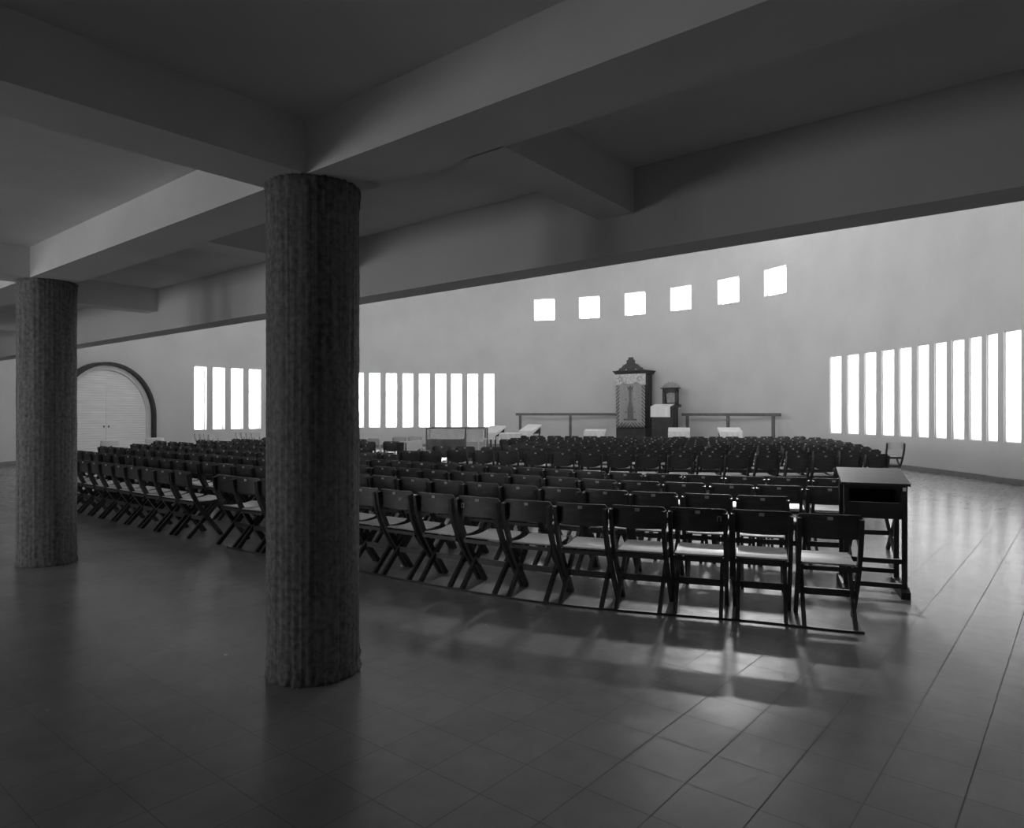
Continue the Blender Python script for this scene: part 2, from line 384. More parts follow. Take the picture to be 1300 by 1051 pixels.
# ------------------------------------------------------------------ columns
def column(x, y, r, h, seed, label):
    bm = B(); seg = 120; nz = 150; fac = 22; rings = []
    for j in range(nz+1):
        z = h*j/nz; ring = []
        for k in range(seg):
            a = 2*PI*k/seg + seed
            fa = (a % (2*PI/fac)) - PI/fac
            rad = r*math.cos(PI/fac)/math.cos(fa)*.5 + r*.5
            rad += .0035*(math.sin(a*fac/2*7.3+seed) > .2)
            p = Vector((math.cos(a)*3+seed, math.sin(a)*3, z*3))
            edge = max(0, 1-z/.18) + max(0, 1-(h-z)/.16)
            rad += .003*noise.noise(p*1.3) + edge*(.022*noise.noise(p*6) + .012*noise.noise(p*15) + .004) + .0022*noise.noise(p*12)
            if z < .06: rad += .015*(1-z/.06)*abs(noise.noise(p*5))
            ring.append(bm.verts.new((rad*math.cos(a), rad*math.sin(a), z)))
        rings.append(ring)
    for a, b in zip(rings, rings[1:]):
        for k in range(seg): bm.faces.new((a[k], a[(k+1) % seg], b[(k+1) % seg], b[k]))
    bm.faces.new(rings[0][::-1]); bm.faces.new(rings[-1])
    o = obj('concrete_column', bm, M['concrete'], smooth=True); o.location = (x, y, 0)
    tag(o, label, 'column', 'round concrete columns')
column(-1.197, 4.20, .268, 2.90, 1.1, 'thick rough round concrete column nearest the camera, rising between the chairs')
column(-4.82, 7.22, .262, 2.90, 2.7, 'farther dark concrete column at the left edge in front of the arched door')

# ------------------------------------------------------------------ arched door on the curved wall
sd = s_at(132); pd = wp(sd); td = wt(sd); nd = wn(sd)
door = bpy.data.objects.new('door_1', None); C.objects.link(door); door['kind'] = 'structure'
pd2 = pd - nd*.16
door.location = (pd2.x, pd2.y, 0); door.rotation_euler = (0, 0, math.atan2(td.y, td.x))
def arch(r, zs, z0=0.002, n=28): return [(-r, z0), (-r, zs)] + [(-r*math.cos(PI*k/n), zs + r*math.sin(PI*k/n)) for k in range(1, n)] + [(r, zs), (r, z0)]
ZS = 1.42
def arch_band(bm, ro, ri, y0, y1):
    A_ = arch(ro, ZS); Bq = arch(ri, ZS)
    va = [[bm.verts.new((x, y, z)) for x, z in L_] for y in (y0, y1) for L_ in (A_, Bq)]
    oa, ia, ob, ib = va
    for k in range(len(A_)-1):
        bm.faces.new((oa[k], oa[k+1], ia[k+1], ia[k])); bm.faces.new((ob[k], ib[k], ib[k+1], ob[k+1]))
        bm.faces.new((oa[k], ob[k], ob[k+1], oa[k+1])); bm.faces.new((ia[k], ia[k+1], ib[k+1], ib[k]))
    for k in (0, len(A_)-1): bm.faces.new((oa[k], ia[k], ib[k], ob[k]))
    fix(bm)
bm = B(); arch_band(bm, 1.86, 1.76, -.16, .30); obj('door_frame', bm, M['dark'], door)
bm = B(); arch_band(bm, 1.758, 1.60, .0, .26); obj('door_lining', bm, M['white'], door)
for sx in (-1, 1):
    hp = [(0.008*sx, .01)] + [(sx*1.59*math.sin(PI/2*k/16), ZS + 1.59*math.cos(PI/2*k/16)) for k in range(17)] + [(sx*1.59, .01)]
    bm = B(); prism(bm, hp, .06, .12); fix(bm); leaf = obj('door_leaf', bm, M['planks'], door)
    bm = B(); box(bm, sx*.09-.012, sx*.09+.012, .03, .058, 1.05, 1.11); obj('door_handle', bm, M['dark'], leaf)

# ------------------------------------------------------------------ chairs
def chair_meshes(kind):
    W = .442
    wood = M['pale'] if kind == 'pale' else M['chair']; bk = M['palelight'] if kind == 'pale' else M['back']
    parts = []
    def stile(s):
        bm = B(); x = s*(W/2-.019)
        sweep(bm, [(x, -.235, .797), (x, -.222, .70), (x, -.185, .57), (x, -.115, .43), (x, -.02, .29), (x, .09, .15), (x, .205, 0)], .030, .048); fix(bm); return bm
    def rear(s):
        bm = B(); x = s*(W/2-.052)
        sweep(bm, [(x, .19, .425), (x, .0, .225), (x, -.215, 0)], .028, .044); fix(bm); return bm
    for s in (-1, 1):
        parts.append(('leg', stile(s), wood)); parts.append(('leg', rear(s), wood))
    # backrest: slightly bowed panel
    bm = B(); n = 14
    z1 = .825; z0 = .655 if kind != 'deep' else .565
    def zlo(t):
        if kind == 'deep': return z0 + .075*abs(t)**3
        return z0 - .008*(1-t*t)
    def zhi(t): return z1 - (.030*max(0, (abs(t)-.86)/.14)**2)
    rings = []
    for k in range(n+1):
        t = -1 + 2*k/n; t = math.copysign(abs(t)**.7, t) if t else 0
        x = t*W/2; y = -.215 - .022*(1-t*t) + .012
        sl = .06
        a, b = zlo(t), zhi(t)
        rings.append([bm.verts.new((x, y + sl*(z1-a)*.6, a)), bm.verts.new((x, y, b)), bm.verts.new((x, y+.013, b)), bm.verts.new((x, y+.013 + sl*(z1-a)*.6, a))])
    for a, b in zip(rings, rings[1:]):
        for q in range(4): bm.faces.new((a[q], a[(q+1) % 4], b[(q+1) % 4], b[q]))
    bm.faces.new(rings[0][::-1]); bm.faces.new(rings[-1]); fix(bm)
    parts.append(('backrest', bm, bk))
    # seat: dished plywood panel
    bm = B(); n = 8; rings = []
    for k in range(n+1):
        t = k/n; y = -.145 + .385*t; z = .440 + .028*(2*t-1)**2*(1 if t > .5 else .5) - .004
        hw = W/2 - .036 - (.012 if k in (0, n) else 0)
        rings.append([bm.verts.new((-hw, y, z)), bm.verts.new((hw, y, z)), bm.verts.new((hw, y, z+.012)), bm.verts.new((-hw, y, z+.012))])
    for a, b in zip(rings, rings[1:]):
        for q in range(4): bm.faces.new((a[q], a[(q+1) % 4], b[(q+1) % 4], b[q]))
    bm.faces.new(rings[0][::-1]); bm.faces.new(rings[-1]); fix(bm)
    parts.append(('seat', bm, M['seat']))
    bm = B()
    for s in (-1, 1):
        x = s*(W/2-.042)
        sweep(bm, [(x, -.15, .425), (x, -.05, .418), (x, .08, .420), (x, .20, .440), (x, .245, .462)], .016, .04)
    box(bm, -W/2+.04, W/2-.04, -.15, -.13, .405, .435); box(bm, -W/2+.04, W/2-.04, .205, .225, .41, .45); fix(bm)
    parts.append(('seat_frame', bm, wood))
    bm = B(); box(bm, -W/2+.03, W/2-.03, -.012, .010, .195, .245); fix(bm); parts.append(('stretcher', bm, wood))
    if kind != 'pale':
        bm = B(); box(bm, -.018, .018, -.2305, -.2235, .785, .808); fix(bm); parts.append(('number_tag', bm, M['tag']))
    return parts
MESH = {}
for kind in ('plank', 'deep', 'pale'):
    L_ = []
    for nm, bm, m in chair_meshes(kind):
        me = bpy.data.meshes.new('%s' % nm); bm.normal_update(); bm.to_mesh(me); bm.free(); me.materials.append(m); L_.append((nm, me))
    MESH[kind] = L_
def merged(kind):
    bm = bmesh.new(); mats = []
    me = bpy.data.meshes.new('folding_chair'); idx = {}
    for nm, src in MESH[kind]:
        m = src.materials[0]
        if m.name not in idx: idx[m.name] = len(mats); mats.append(m)
        n0 = len(bm.faces); bm.from_mesh(src); bm.faces.ensure_lookup_table()
        for f in bm.faces[n0:]: f.material_index = idx[m.name]
    bm.to_mesh(me); bm.free()
    for m in mats: me.materials.append(m)
    return me
FAR = {k: merged(k) for k in MESH}
count = 0
KN = {'plank': 'folding_chair', 'deep': 'round_backed_chair', 'pale': 'pale_folding_chair'}
PLACED = []
def place(kind, x, y, face, label, group, parts=True, name=None, force=False):
    """(x,y) = where the top of the back stands; face = direction vector looked at"""
    global count
    d = Vector((face[0], face[1])).normalized(); rz = math.atan2(-d.x, d.y)
    loc = (x + d.x*.22, y + d.y*.22, 0)
    if not force and any((loc[0]-q[0])**2 + (loc[1]-q[1])**2 < .36**2 for q in PLACED): return None
    PLACED.append(loc); count += 1
    nm = name or KN[kind]
    if parts:
        r = thing(nm, label, 'chair', loc, rz, group)
        for pn, me in MESH[kind]:
            o = bpy.data.objects.new(pn, me); C.objects.link(o); o.parent = r
    else:
        r = bpy.data.objects.new(nm, FAR[kind]); C.objects.link(r); r.location = loc; r.rotation_euler = (0, 0, rz); tag(r, label, 'chair', group)
    return r
ORD = ['', 'first', 'second', 'third', 'fourth', 'fifth', 'sixth', 'seventh', 'eighth', 'ninth', 'tenth', 'eleventh', 'twelfth', 'thirteenth', 'fourteenth', 'fifteenth', 'sixteenth', 'seventeenth', 'eighteenth', 'nineteenth', 'twentieth',
       'twenty-first', 'twenty-second', 'twenty-third', 'twenty-fourth', 'twenty-fifth', 'twenty-sixth', 'twenty-seventh', 'twenty-eighth', 'twenty-ninth', 'thirtieth']
row0 = [(2.27, 4.97), (1.85, 5.16), (1.41, 5.29), (.975, 5.42), (.545, 5.56), (.12, 5.76), (-.30, 6.00), (-.70, 6.26), (-1.10, 6.53), (-1.47, 6.80), (-1.84, 7.08), (-2.21, 7.33), (-2.62, 7.56), (-2.98, 7.80), (-3.33, 8.08)]
row0b = [(-4.13, 8.68), (-4.48, 8.94), (-4.83, 9.22), (-5.18, 9.50), (-5.52, 9.78), (-5.86, 10.06), (-6.20, 10.34), (-6.54, 10.62), (-6.88, 10.90), (-7.22, 11.18), (-7.56, 11.46), (-7.9, 11.74)]
base = np.array([(5.2, 4.25), (4.2, 4.45), (3.2, 4.7)] + row0 + row0b + [(-10.5, 13.9), (-12, 15.2)])
def resample(P, step=.05):
    s = np.r_[0, np.cumsum(np.hypot(*np.diff(P, axis=0).T))]; n = np.arange(0, s[-1], step)
    return np.c_[np.interp(n, s, P[:, 0]), np.interp(n, s, P[:, 1])]
bs = resample(base); k = 41
bs = np.c_[np.convolve(np.pad(bs[:, 0], k//2, mode='reflect', reflect_type='odd'), np.ones(k)/k, 'valid'), np.convolve(np.pad(bs[:, 1], k//2, mode='reflect', reflect_type='odd'), np.ones(k)/k, 'valid')]
def normals(P):
    d = np.gradient(P, axis=0); d /= np.linalg.norm(d, axis=1)[:, None]; return np.c_[d[:, 1], -d[:, 0]]
NB = normals(bs); NB = NB*np.sign(NB[:, 1:2])
def facing_at(p):
    i = np.argmin(((bs-np.array(p))**2).sum(1)); return NB[i]
def jit(a, s): return a + random.uniform(-s, s)
def rot(v, a): c, s = math.cos(a), math.sin(a); return (v[0]*c - v[1]*s, v[0]*s + v[1]*c)
front = []
for i, p in enumerate(row0 + row0b):
    n = i+1
    if i == 0: lab = 'dark folding chair at the right end of the nearest row, by the desk'
    elif i < len(row0): lab = 'dark folding chair, %s from the right end of the nearest row' % ORD[n]
    else: lab = 'dark folding chair past the gap in the nearest row, %s after it' % ORD[i-len(row0)+1]
    o = place('plank', p[0], p[1], rot(facing_at(p), random.uniform(-.03, .03)), lab, 'folding chairs in the nearest row', force=True)
    front.append(o)
# chalk marks on three of the backs
def strokes(parent, segs, cxx, cz, sc):
    bm = B()
    for (a, b, c, d) in segs:
        sweep(bm, [(cxx-a*sc, -.2345, cz+b*sc), (cxx-c*sc, -.2345, cz+d*sc)], .001, .006, up=Vector((0, 1, 0)))
    fix(bm); o = obj('chalk_mark', bm, M['chalk'], parent); return o
def bt(o): return next(c for c in o.children if c.name.startswith('backrest'))
# local +x is the right of the sitter = right of the picture seen from behind
strokes(bt(front[8]), [(0, 0, 0, 1), (0, 1, -.6, 0), (-.6, 0, -.6, 1), (-.9, .6, -1.05, .95), (-1.05, .95, -1.2, .6), (-1.2, .6, -.9, .6)], .07, .735, .032)
strokes(bt(front[6]), [(0, 0, 0, 1), (0, 0, -.7, 0), (-.7, 0, -.7, 1), (-.7, 1, 0, 1)], -.155, .728, .034)
strokes(bt(front[2]), [(0, 0, 0, 1), (0, 1, -.7, 1), (-.7, 1, -.7, 0)], .145, .735, .036)

def offset_row(dist, step, keep, start=None):
    Q = bs + NB*dist; 
    # thin out folded points
    s = np.r_[0, np.cumsum(np.hypot(*np.diff(Q, axis=0).T))]
    out = []; n = np.arange(start or 0, s[-1], step)
    for q in n:
        x, y = np.interp(q, s, Q[:, 0]), np.interp(q, s, Q[:, 1]); i = int(np.searchsorted(s, q)); i = min(i, len(NB)-1)
        if keep(x, y): out.append((x, y, NB[i]))
    return out
def px(x, y): return PX + F*x/max(y, .1)
rown = ['', 'second', 'third', 'fourth']
for n, (dist, xr, st0) in enumerate(((1.0, 2.60, .1), (1.98, 3.35, .25), (2.95, 4.05, .0)), 1):
    pts = offset_row(dist, .462, lambda x, y: x <= xr and x > -9.0 and not (px(x, y) < -25), st0)
    for i, (x, y, f) in enumerate(pts):
        place('plank', jit(x, .012), jit(y, .02), rot(f, random.uniform(-.05, .05)), 'dark folding chair in the %s row, %s from its right end' % (rown[n], ORD[i+1] if i+1 < 31 else 'last'),
              'folding chairs in the %s row' % rown[n])
# one more chair beyond the tall desk, seen under it
place('plank', 3.22, 6.72, (.1, 1), 'dark folding chair just beyond the tall desk, legs seen under it', 'folding chairs in the second row')
# chairs by the column in front of the enclosure
for i, (pxx, y, ang) in enumerate(((464, 12.6, -.1), (486, 12.7, .05), (520, 13.3, -.1), (546, 13.3, .05))):
    place('deep', (pxx-PX)/F*y, y, rot((.25, 1), ang), 'dark-backed chair left of and before the enclosure, %s from the column' % ORD[i+1], 'chairs by the column in front of the enclosure', force=True)
for i, (pxx, y, ang) in enumerate(((466, 17.6, .1), (482, 17.9, .5), (497, 17.7, .1))):
    place('deep', (pxx-PX)/F*y, y, rot((.3, 1), ang), 'dark-backed chair farther in behind the column edge, %s to its right' % ORD[i+1], 'chairs farther in beside the column', parts=False)
# left-hand block farther in
for n in range(4, 9):
    pts = offset_row(-.03 + n*1.02, .49, lambda x, y: -12.6 < x and -30 < px(x, y) < (470 if n > 4 else 500) and math.hypot(x-cx, y-cy) < 10.3, .1*n)
    for i, (x, y, f) in enumerate(pts):
        place('plank' if n % 2 == 0 else 'deep', jit(x, .04), jit(y, .05), rot(f, random.uniform(-.1, .1)), 'small dark folding chair in the %s row of the left-hand block' % ORD[n+1],
              'chairs in the %s row at the left' % ORD[n+1], parts=(y < 14))
# main block beyond the cross aisle
b2 = resample(np.array([(-2.2, 14.4), (-1.1, 13.75), (0, 13.15), (1.19, 12.65), (2.2, 12.3), (3.2, 12.1), (4.45, 12.0), (5.5, 12.05), (6.4, 12.25), (8, 12.9), (10, 14)]))
NN = normals(b2); NN = NN*np.sign(NN[:, 1:2])
rng_r = [6.42, 7.1, 7.5, 7.9, 8.2, 8.5, 8.8, 8.9, 8.9]
for n in range(9):
    dd = n*1.12 + (0.25 if n else 0)
    xl = -1.3 if n == 0 else (-.75 + .0*n)
    row = []
    x = rng_r[n]; 
    while x > -2.5:
        # arc shape: flatter with distance
        y = float(np.interp(x*(6.6/(6.6+dd*.25)), b2[:, 0], b2[:, 1])) + dd
        if px(x, y) < (560 if n < 2 else 640): break
        f = Vector((4.2 - x, 33 - y)).normalized(); row.append((x, y, (f.x, f.y))); x -= .50 if n == 0 else .54
    for i, (x, y, f) in enumerate(row):
        if n == 0: lab = 'round-backed dark chair in the first row past the cross aisle, %s from its right end' % ORD[i+1]; g = 'round-backed chairs in the first row past the aisle'
        else: lab = 'small dark chair in the %s row past the cross aisle' % ORD[n+1]; g = 'chairs in the %s row past the aisle' % ORD[n+1]
        place('deep', jit(x, .02), jit(y, .03), rot(f, random.uniform(-.05, .05)), lab, g, parts=(n == 0))
# a few pale wood chairs

for i, (pxx, y, ang) in enumerate(((458, 19.5, .3), (474, 19.8, -.2), (492, 19.6, .9), (507, 21, .1), (517, 21.2, .1), (527, 21.4, .1))):
    place('pale', (pxx-PX)/F*y, y, rot((.3, 1), ang), 'pale wooden folding chair under the slit windows, %s to the right of the near column' % ORD[i+1], 'pale folding chairs beyond the column')
for i in range(8):
    xx = (-11.5 if i < 4 else -10.55) + (i % 4)*.37; yy = (25.6 if i < 4 else 27.0) - .46*(i % 4)
    place('pale', xx, yy, (1, -.35), 'pale folding chair in a tight file against the curved wall at the far left', 'pale chairs against the curved wall', parts=False)
o = place('pale', (1137-PX)/F*17.2, 17.2, (.15, 1), 'lone open-framed folding chair apart at the right end of the far seating', 'chairs apart', force=True)
del o['group']
for c in list(o.children):
    if not c.name.startswith('backrest'): c.data = c.data.copy(); c.data.materials[0] = M['chair']


# ------------------------------------------------------------------ thin batten on the floor along the nearest row
bm = B(); pts = []
for p in row0:
    f = facing_at(p); q = np.array(p) - f*.02; pts.append((q[0], q[1], .009))
f0 = facing_at(row0[0]); pts.insert(0, (pts[0][0]+f0[1]*.22, pts[0][1]-f0[0]*.22, .009))
sm = resample(np.array([(a, b) for a, b, c in pts]), .15)
sweep(bm, [(a, b, .008) for a, b in sm], .014, .02, up=Vector((0, 0, 1))); fix(bm)
tag(obj('floor_batten', bm, M['dark']), 'thin wooden batten curving on the floor behind the feet of the nearest row', 'batten')

# ------------------------------------------------------------------ tall desk at the right
dk = thing('standing_desk', 'tall dark wooden reading desk with sloping top at the right end of the nearest rows', 'desk', (3.15, 6.10, 0), math.radians(-20))
bm = B(); w = .262
poly = [(-.235, .935), (.235, 1.03), (.235, 1.052), (-.235, .957)]
a = [bm.verts.new((-w, y, z)) for y, z in poly]; b = [bm.verts.new((w, y, z)) for y, z in poly]
for i in range(4): bm.faces.new((a[i], a[(i+1) % 4], b[(i+1) % 4], b[i]))
bm.faces.new(a[::-1]); bm.faces.new(b); fix(bm); obj('desk_top', bm, M['chair'], dk)
bm = B()
box(bm, -.205, .205, -.205, -.185, .655, .790, bev=.002)          # lower apron board
box(bm, -.205, .205, .17, .19, .655, .98)                          # rear board
box(bm, -.205, -.187, -.185, .17, .655, .935); box(bm, .187, .205, -.185, .17, .655, .935)
box(bm, -.205, .205, -.185, .17, .655, .675); box(bm, -.205, .205, -.205, -.185, .905, .932)
fix(bm); obj('book_box', bm, M['dark'], dk)
for sx in (-1, 1):
    for yy, top in ((-.20, .935), (.19, 1.0)):
        bm = B(); box(bm, sx*.222-.02, sx*.222+.02, yy-.02, yy+.02, .075, top, bev=.003); obj('leg', bm, M['dark'], dk)
    bm = B(); prism(bm, [(-.27, .001), (-.27, .06), (-.2, .085), (.2, .085), (.27, .06), (.27, .001)], -.035, .035, mtx=Matrix.Translation((sx*.222, 0, 0)) @ Matrix.Rotation(PI/2, 4, 'Z')); fix(bm); obj('foot', bm, M['dark'], dk)
for z, yy in ((.30, -.20), (.095, -.20), (.14, .19)):
    bm = B(); box(bm, -.205, .205, yy-.012, yy+.012, z-.02, z+.02); obj('stretcher', bm, M['dark'], dk)
bm = B(); box(bm, .205, .23, -.228, -.221, .895, .925); tagp = obj('highlight_peg', bm, M['cloth'], dk); tagp['label'] = 'small peg with a white highlight in its colour'  # peg at the post top, its highlight put in as white colour

# ------------------------------------------------------------------ ark against the curved wall
DZ = .45
T2 = Vector((.815, -.58, 0)); rzA = math.atan2(-.58, .815)
def A(x, y, cxx, cyy): return Vector((cxx, cyy, 0)) + T2*x + Vector((.58, .815, 0))*y
bm = B(); box(bm, -1.1, 2.2, -1.5, .62, .001, DZ, bev=.01)
da = obj('dais', bm, M['dark']); da.location = (4.95, 29.0, 0); da.rotation_euler = (0, 0, rzA); tag(da, 'low dark wooden platform under the ark and the prayer stand, against the curved wall', 'platform')
ark = thing('ark', 'tall dark carved holy ark with embroidered curtain standing against the curved wall', 'cabinet', (4.95, 29.0, DZ), rzA)
H0 = 3.22 - DZ
bm = B(); box(bm, -.66, .66, .02, .66, .48, H0, bev=.01); obj('cabinet_body', bm, M['dark'], ark)
bm = B(); box(bm, -.68, .68, -.02, .68, 0.001, .47, bev=.02); obj('plinth', bm, M['dark'], ark)
bm = B(); box(bm, -.76, .76, -.10, .72, H0, H0+.05, bev=.01); box(bm, -.72, .72, -.06, .69, H0-.06, H0); box(bm, -.79, .79, -.13, .74, H0+.05, H0+.09, bev=.01); obj('cornice', bm, M['dark'], ark)
for sx in (-1, 1):
    bm = B()
    for k in range(3): box(bm, sx*.66-.0, sx*.66+sx*.015, .08+.2*k, .20+.2*k, .6, H0-.15) if sx > 0 else box(bm, sx*.66-.015, sx*.66, .08+.2*k, .20+.2*k, .6, H0-.15)
    obj('side_panel', bm, M['dark'], ark)
# crest: pierced scrolled pediment
def crest(parent, w, h, z, y, m, name='crest'):
    bm = B()
    half = [(0, h), (.035, h*.98), (.07, h*1.02), (.11, h*.95), (.13, h*.82), (.17, h*.74), (.15, h*.62), (.20, h*.56), (.27, h*.50), (.36, h*.44), (.42, h*.34), (.46, h*.22), (.55, h*.12), (.66, h*.05), (.72, 0)]
    half = [(x/.72*w/2, zz) for x, zz in half]
    poly = [(-x, zz) for x, zz in half[::-1]] + half[1:]
    # pierced: build as quads strips from the outline down to an inner line with holes left between
    outer = poly; n = len(outer)
    inner = [(x*.62, max(0.0, zz*.40 - .005)) for x, zz in outer]
    yy = (-.03, .03); vs = [[[bm.verts.new((x, q, z+zz)) for x, zz in L_] for L_ in (outer, inner)] for q in yy]
    for i in range(n-1):
        (oa, ia), (ob, ib) = vs
        bm.faces.new((oa[i], oa[i+1], ia[i+1], ia[i])); bm.faces.new((ob[i], ib[i], ib[i+1], ob[i+1]))
        bm.faces.new((oa[i], ob[i], ob[i+1], oa[i+1])); bm.faces.new((ia[i], ia[i+1], ib[i+1], ib[i]))
    bmesh.ops.remove_doubles(bm, verts=bm.verts, dist=1e-5)
    box(bm, -.14*w, .14*w, -.035, .035, z, z+h*.8, bev=.01)           # central shield
    for s in (-1, 1):
        for k in range(3):
            cxk = s*w*(.2+.085*k); cz_ = z + h*(.26-.07*k); r = h*(.12-.02*k)
            ring = [(cxk + r*math.cos(q*PI/5), cz_ + r*math.sin(q*PI/5)) for q in range(10)]
            sweep(bm, [(x, 0, zz) for x, zz in ring[:9]], .05, h*.045, up=Vector((0, 1, 0)))
    box(bm, -w/2, w/2, -.035, .035, z-.002, z+h*.04)
    fix(bm); o = obj(name, bm, m, parent); o.location.y = y; return o
crest(ark, 1.30, .55, H0+.09, .0, M['crest'])
# curtain: gently folded cloth
def curtain(parent, x0, x1, z0, z1, y, nx=60, nz=20):
    bm = B(); h = z1-z0; vs = []
    for j in range(nz+1):
        row = []
        for i in range(nx+1):
            x = x0+(x1-x0)*i/nx; t = j/nz
            row.append(bm.verts.new((x, -.006*math.sin(x*23)*(1.3-t) - .004*math.sin(x*51), h*t)))
        vs.append(row)
    for j in range(nz):
        for i in range(nx): bm.faces.new((vs[j][i], vs[j][i+1], vs[j+1][i+1], vs[j+1][i]))
    bmesh.ops.solidify(bm, geom=bm.faces[:], thickness=.008)
    fix(bm); o = obj('curtain', bm, M['curtain'], parent, smooth=True); o.location = (0, y, z0); return o
cu = curtain(ark, -.665, .665, .49, H0-.06, -.045)
# embroidery: a tall lamp-like motif on a bar, with a crown above
def lp(bm, poly, y0=-.026, y1=-.016): prism(bm, poly, y0, y1)
bm = B(); lp(bm, [(-.30, .30), (.30, .30), (.30, .36), (-.30, .36)]); lp(bm, [(-.13, .36), (.13, .36), (.12, .80), (.085, .90), (.07, 1.05), (-.07, 1.05), (-.085, .90), (-.12, .80)])
lp(bm, [(-.05, 1.05), (.05, 1.05), (.05, 1.55), (-.05, 1.55)]); lp(bm, [(-.10, 1.55), (.10, 1.55), (.13, 1.72), (.06, 1.66), (0, 1.76), (-.06, 1.66), (-.13, 1.72)])
for s in (-1, 1):
    for z in (.62, 1.15): lp(bm, [(s*.20-.025, z), (s*.20+.025, z), (s*.20+.025, z+.05), (s*.20-.025, z+.05)])
fix(bm); obj('embroidered_motif', bm, M['embroid'], cu)
bm = B(); n = 24; poly = []
for k in range(n+1):
    x = -.70 + 1.40*k/n; ax = abs(x); zz = -.42 + (.10 if .16 < ax < .42 else 0)*math.sin((ax-.16)/.26*PI) - (.03 if ax > .5 else 0); poly.append((x, zz))
prism(bm, poly + [(.70, .0), (-.70, .0)], -.010, .010); fix(bm); va = obj('valance', bm, M['valance'], ark); va.location = (0, -.083, H0-.06)
for s in (-1, 1):
    bm = B(); sweep(bm, [(s*(.22+.08*math.cos(q)), 0, -.20+.09*math.sin(q)) for q in np.linspace(0, 5.2, 10)], .008, .02, up=Vector((0, 1, 0))); fix(bm); e = obj('embroidered_scroll', bm, M['embroid'], va); e.location = (s*.22, -.014, 0)

# prayer stand beside it
am = A(1.72, -.42, 4.95, 29.0)
st_ = thing('prayer_stand', 'dark prayer stand with white cloth and small crested back panel, right of the ark', 'lectern', (am.x, am.y, DZ), rzA)
bm = B(); box(bm, -.50, .40, -.22, .30, 0.001, 1.32, bev=.01); obj('stand_body', bm, M['dark'], st_)
bm = B(); prism(bm, [(-.26, 1.30), (-.26, 1.33), (.30, 1.45), (.30, 1.325)], -.52, .42, mtx=Matrix.Rotation(PI/2, 4, 'Z')); fix(bm); obj('desk_top', bm, M['dark'], st_)
bm = B()
for x0, x1 in ((-.23, -.11), (.29, .41)): box(bm, x0, x1, .20, .34, 1.32, 2.06)
box(bm, -.23, .41, .20, .34, 1.92, 2.06); box(bm, -.23, .41, .20, .34, 1.32, 1.48); box(bm, -.30, .48, .16, .38, 2.06, 2.11, bev=.01); box(bm, -.11, .29, .31, .33, 1.48, 1.92)
obj('back_panel', bm, M['dark'], st_)
bm = B(); prism(bm, [(-.06, 1.50), (.24, 1.50), (.29, 1.86), (.19, 1.90), (.09, 1.92), (-.01, 1.90), (-.11, 1.86)], .285, .305); fix(bm); p_ = obj('inset_plaque', bm, M['gilt'], st_); p_['label'] = 'pale shield-shaped plaque'
bm = B(); poly = [(-.25, 2.11)]
for k in range(9): x = -.25 + .68*k/8; poly += [(x+.0, 2.11+.10+.16*math.sin(PI*k/8)), (x+.04, 2.11+.06+.12*math.sin(PI*k/8))]
poly += [(.47, 2.11)]; prism(bm, poly, .24, .28); fix(bm); obj('crest', bm, M['gilt'], st_)
def cloth_over(parent, x0, x1, yf, yb, zf, zb, drop, side, name='cloth'):
    """cloth over a sloping top, hanging in front and at the sides, with soft waves at the hem"""
    bm = B(); nx = 24; prof = [(yf-.012, zf-drop), (yf-.014, zf-drop*.5), (yf-.012, zf), (yf*.4+yb*.6, zf*.4+zb*.6), (yb, zb)]
    vs = []
    for k, (y, z) in enumerate(prof):
        row = []
        for i in range(nx+1):
            x = x0+(x1-x0)*i/nx; wv = .012*math.sin(i*1.1+k)*(k < 2)
            row.append(bm.verts.new((x, y+wv, z+.012)))
        vs.append(row)
    for a, b in zip(vs, vs[1:]):
        for i in range(nx): bm.faces.new((a[i], a[i+1], b[i+1], b[i]))
    for sx, col in ((-1, 0), (1, nx)):
        if side <= 0: break
        prev = [vs[k][col] for k in (2, 3, 4)]
        low = [bm.verts.new((v.co.x+sx*.012, v.co.y, v.co.z-side*(1-.25*q))) for q, v in enumerate(prev)]
        for q in range(2): bm.faces.new((prev[q], prev[q+1], low[q+1], low[q]))
        bm.faces.new((vs[0][col], vs[1][col], vs[2][col], low[0])) if side > 0 else None
    bmesh.ops.recalc_face_normals(bm, faces=bm.faces)
    bmesh.ops.solidify(bm, geom=bm.faces[:], thickness=.006)
    return obj(name, bm, M['cloth'], parent)
c1 = cloth_over(None, -.53, .30, -.27, .20, 1.34, 1.44, .42, 0, 'stand_cloth'); c1.location = (am.x, am.y, DZ); c1.rotation_euler = (0, 0, rzA)
tag(c1, 'white cloth hanging over the front of the prayer stand beside the ark', 'cloth')

# ------------------------------------------------------------------ railings in front of the curved wall
def P2(pxx, y): return Vector(((pxx-PX)/F*y, y, 0))
def railing(a, b, posts, label):
    r = thing('railing', label, 'railing', (a.x, a.y, 0), math.atan2(b.y-a.y, b.x-a.x), 'railings beside the ark')
    L_ = (b-a).length
    bm = B(); box(bm, 0, L_, -.045, .045, 1.43, 1.54, bev=.006); obj('handrail', bm, M['rail'], r)
    for q in posts: bm = B(); box(bm, q*L_-.055, q*L_+.055, -.03, .03, 0.001, 1.43); obj('post', bm, M['rail'], r)
railing(P2(655, 31.2), P2(783, 30.0), (.045, .55), 'wooden railing with posts in front of the curved wall, left of the ark')
railing(P2(866, 27.6), P2(991, 24.1), (.06, .50, .935), 'wooden railing with posts in front of the curved wall, right of the ark')

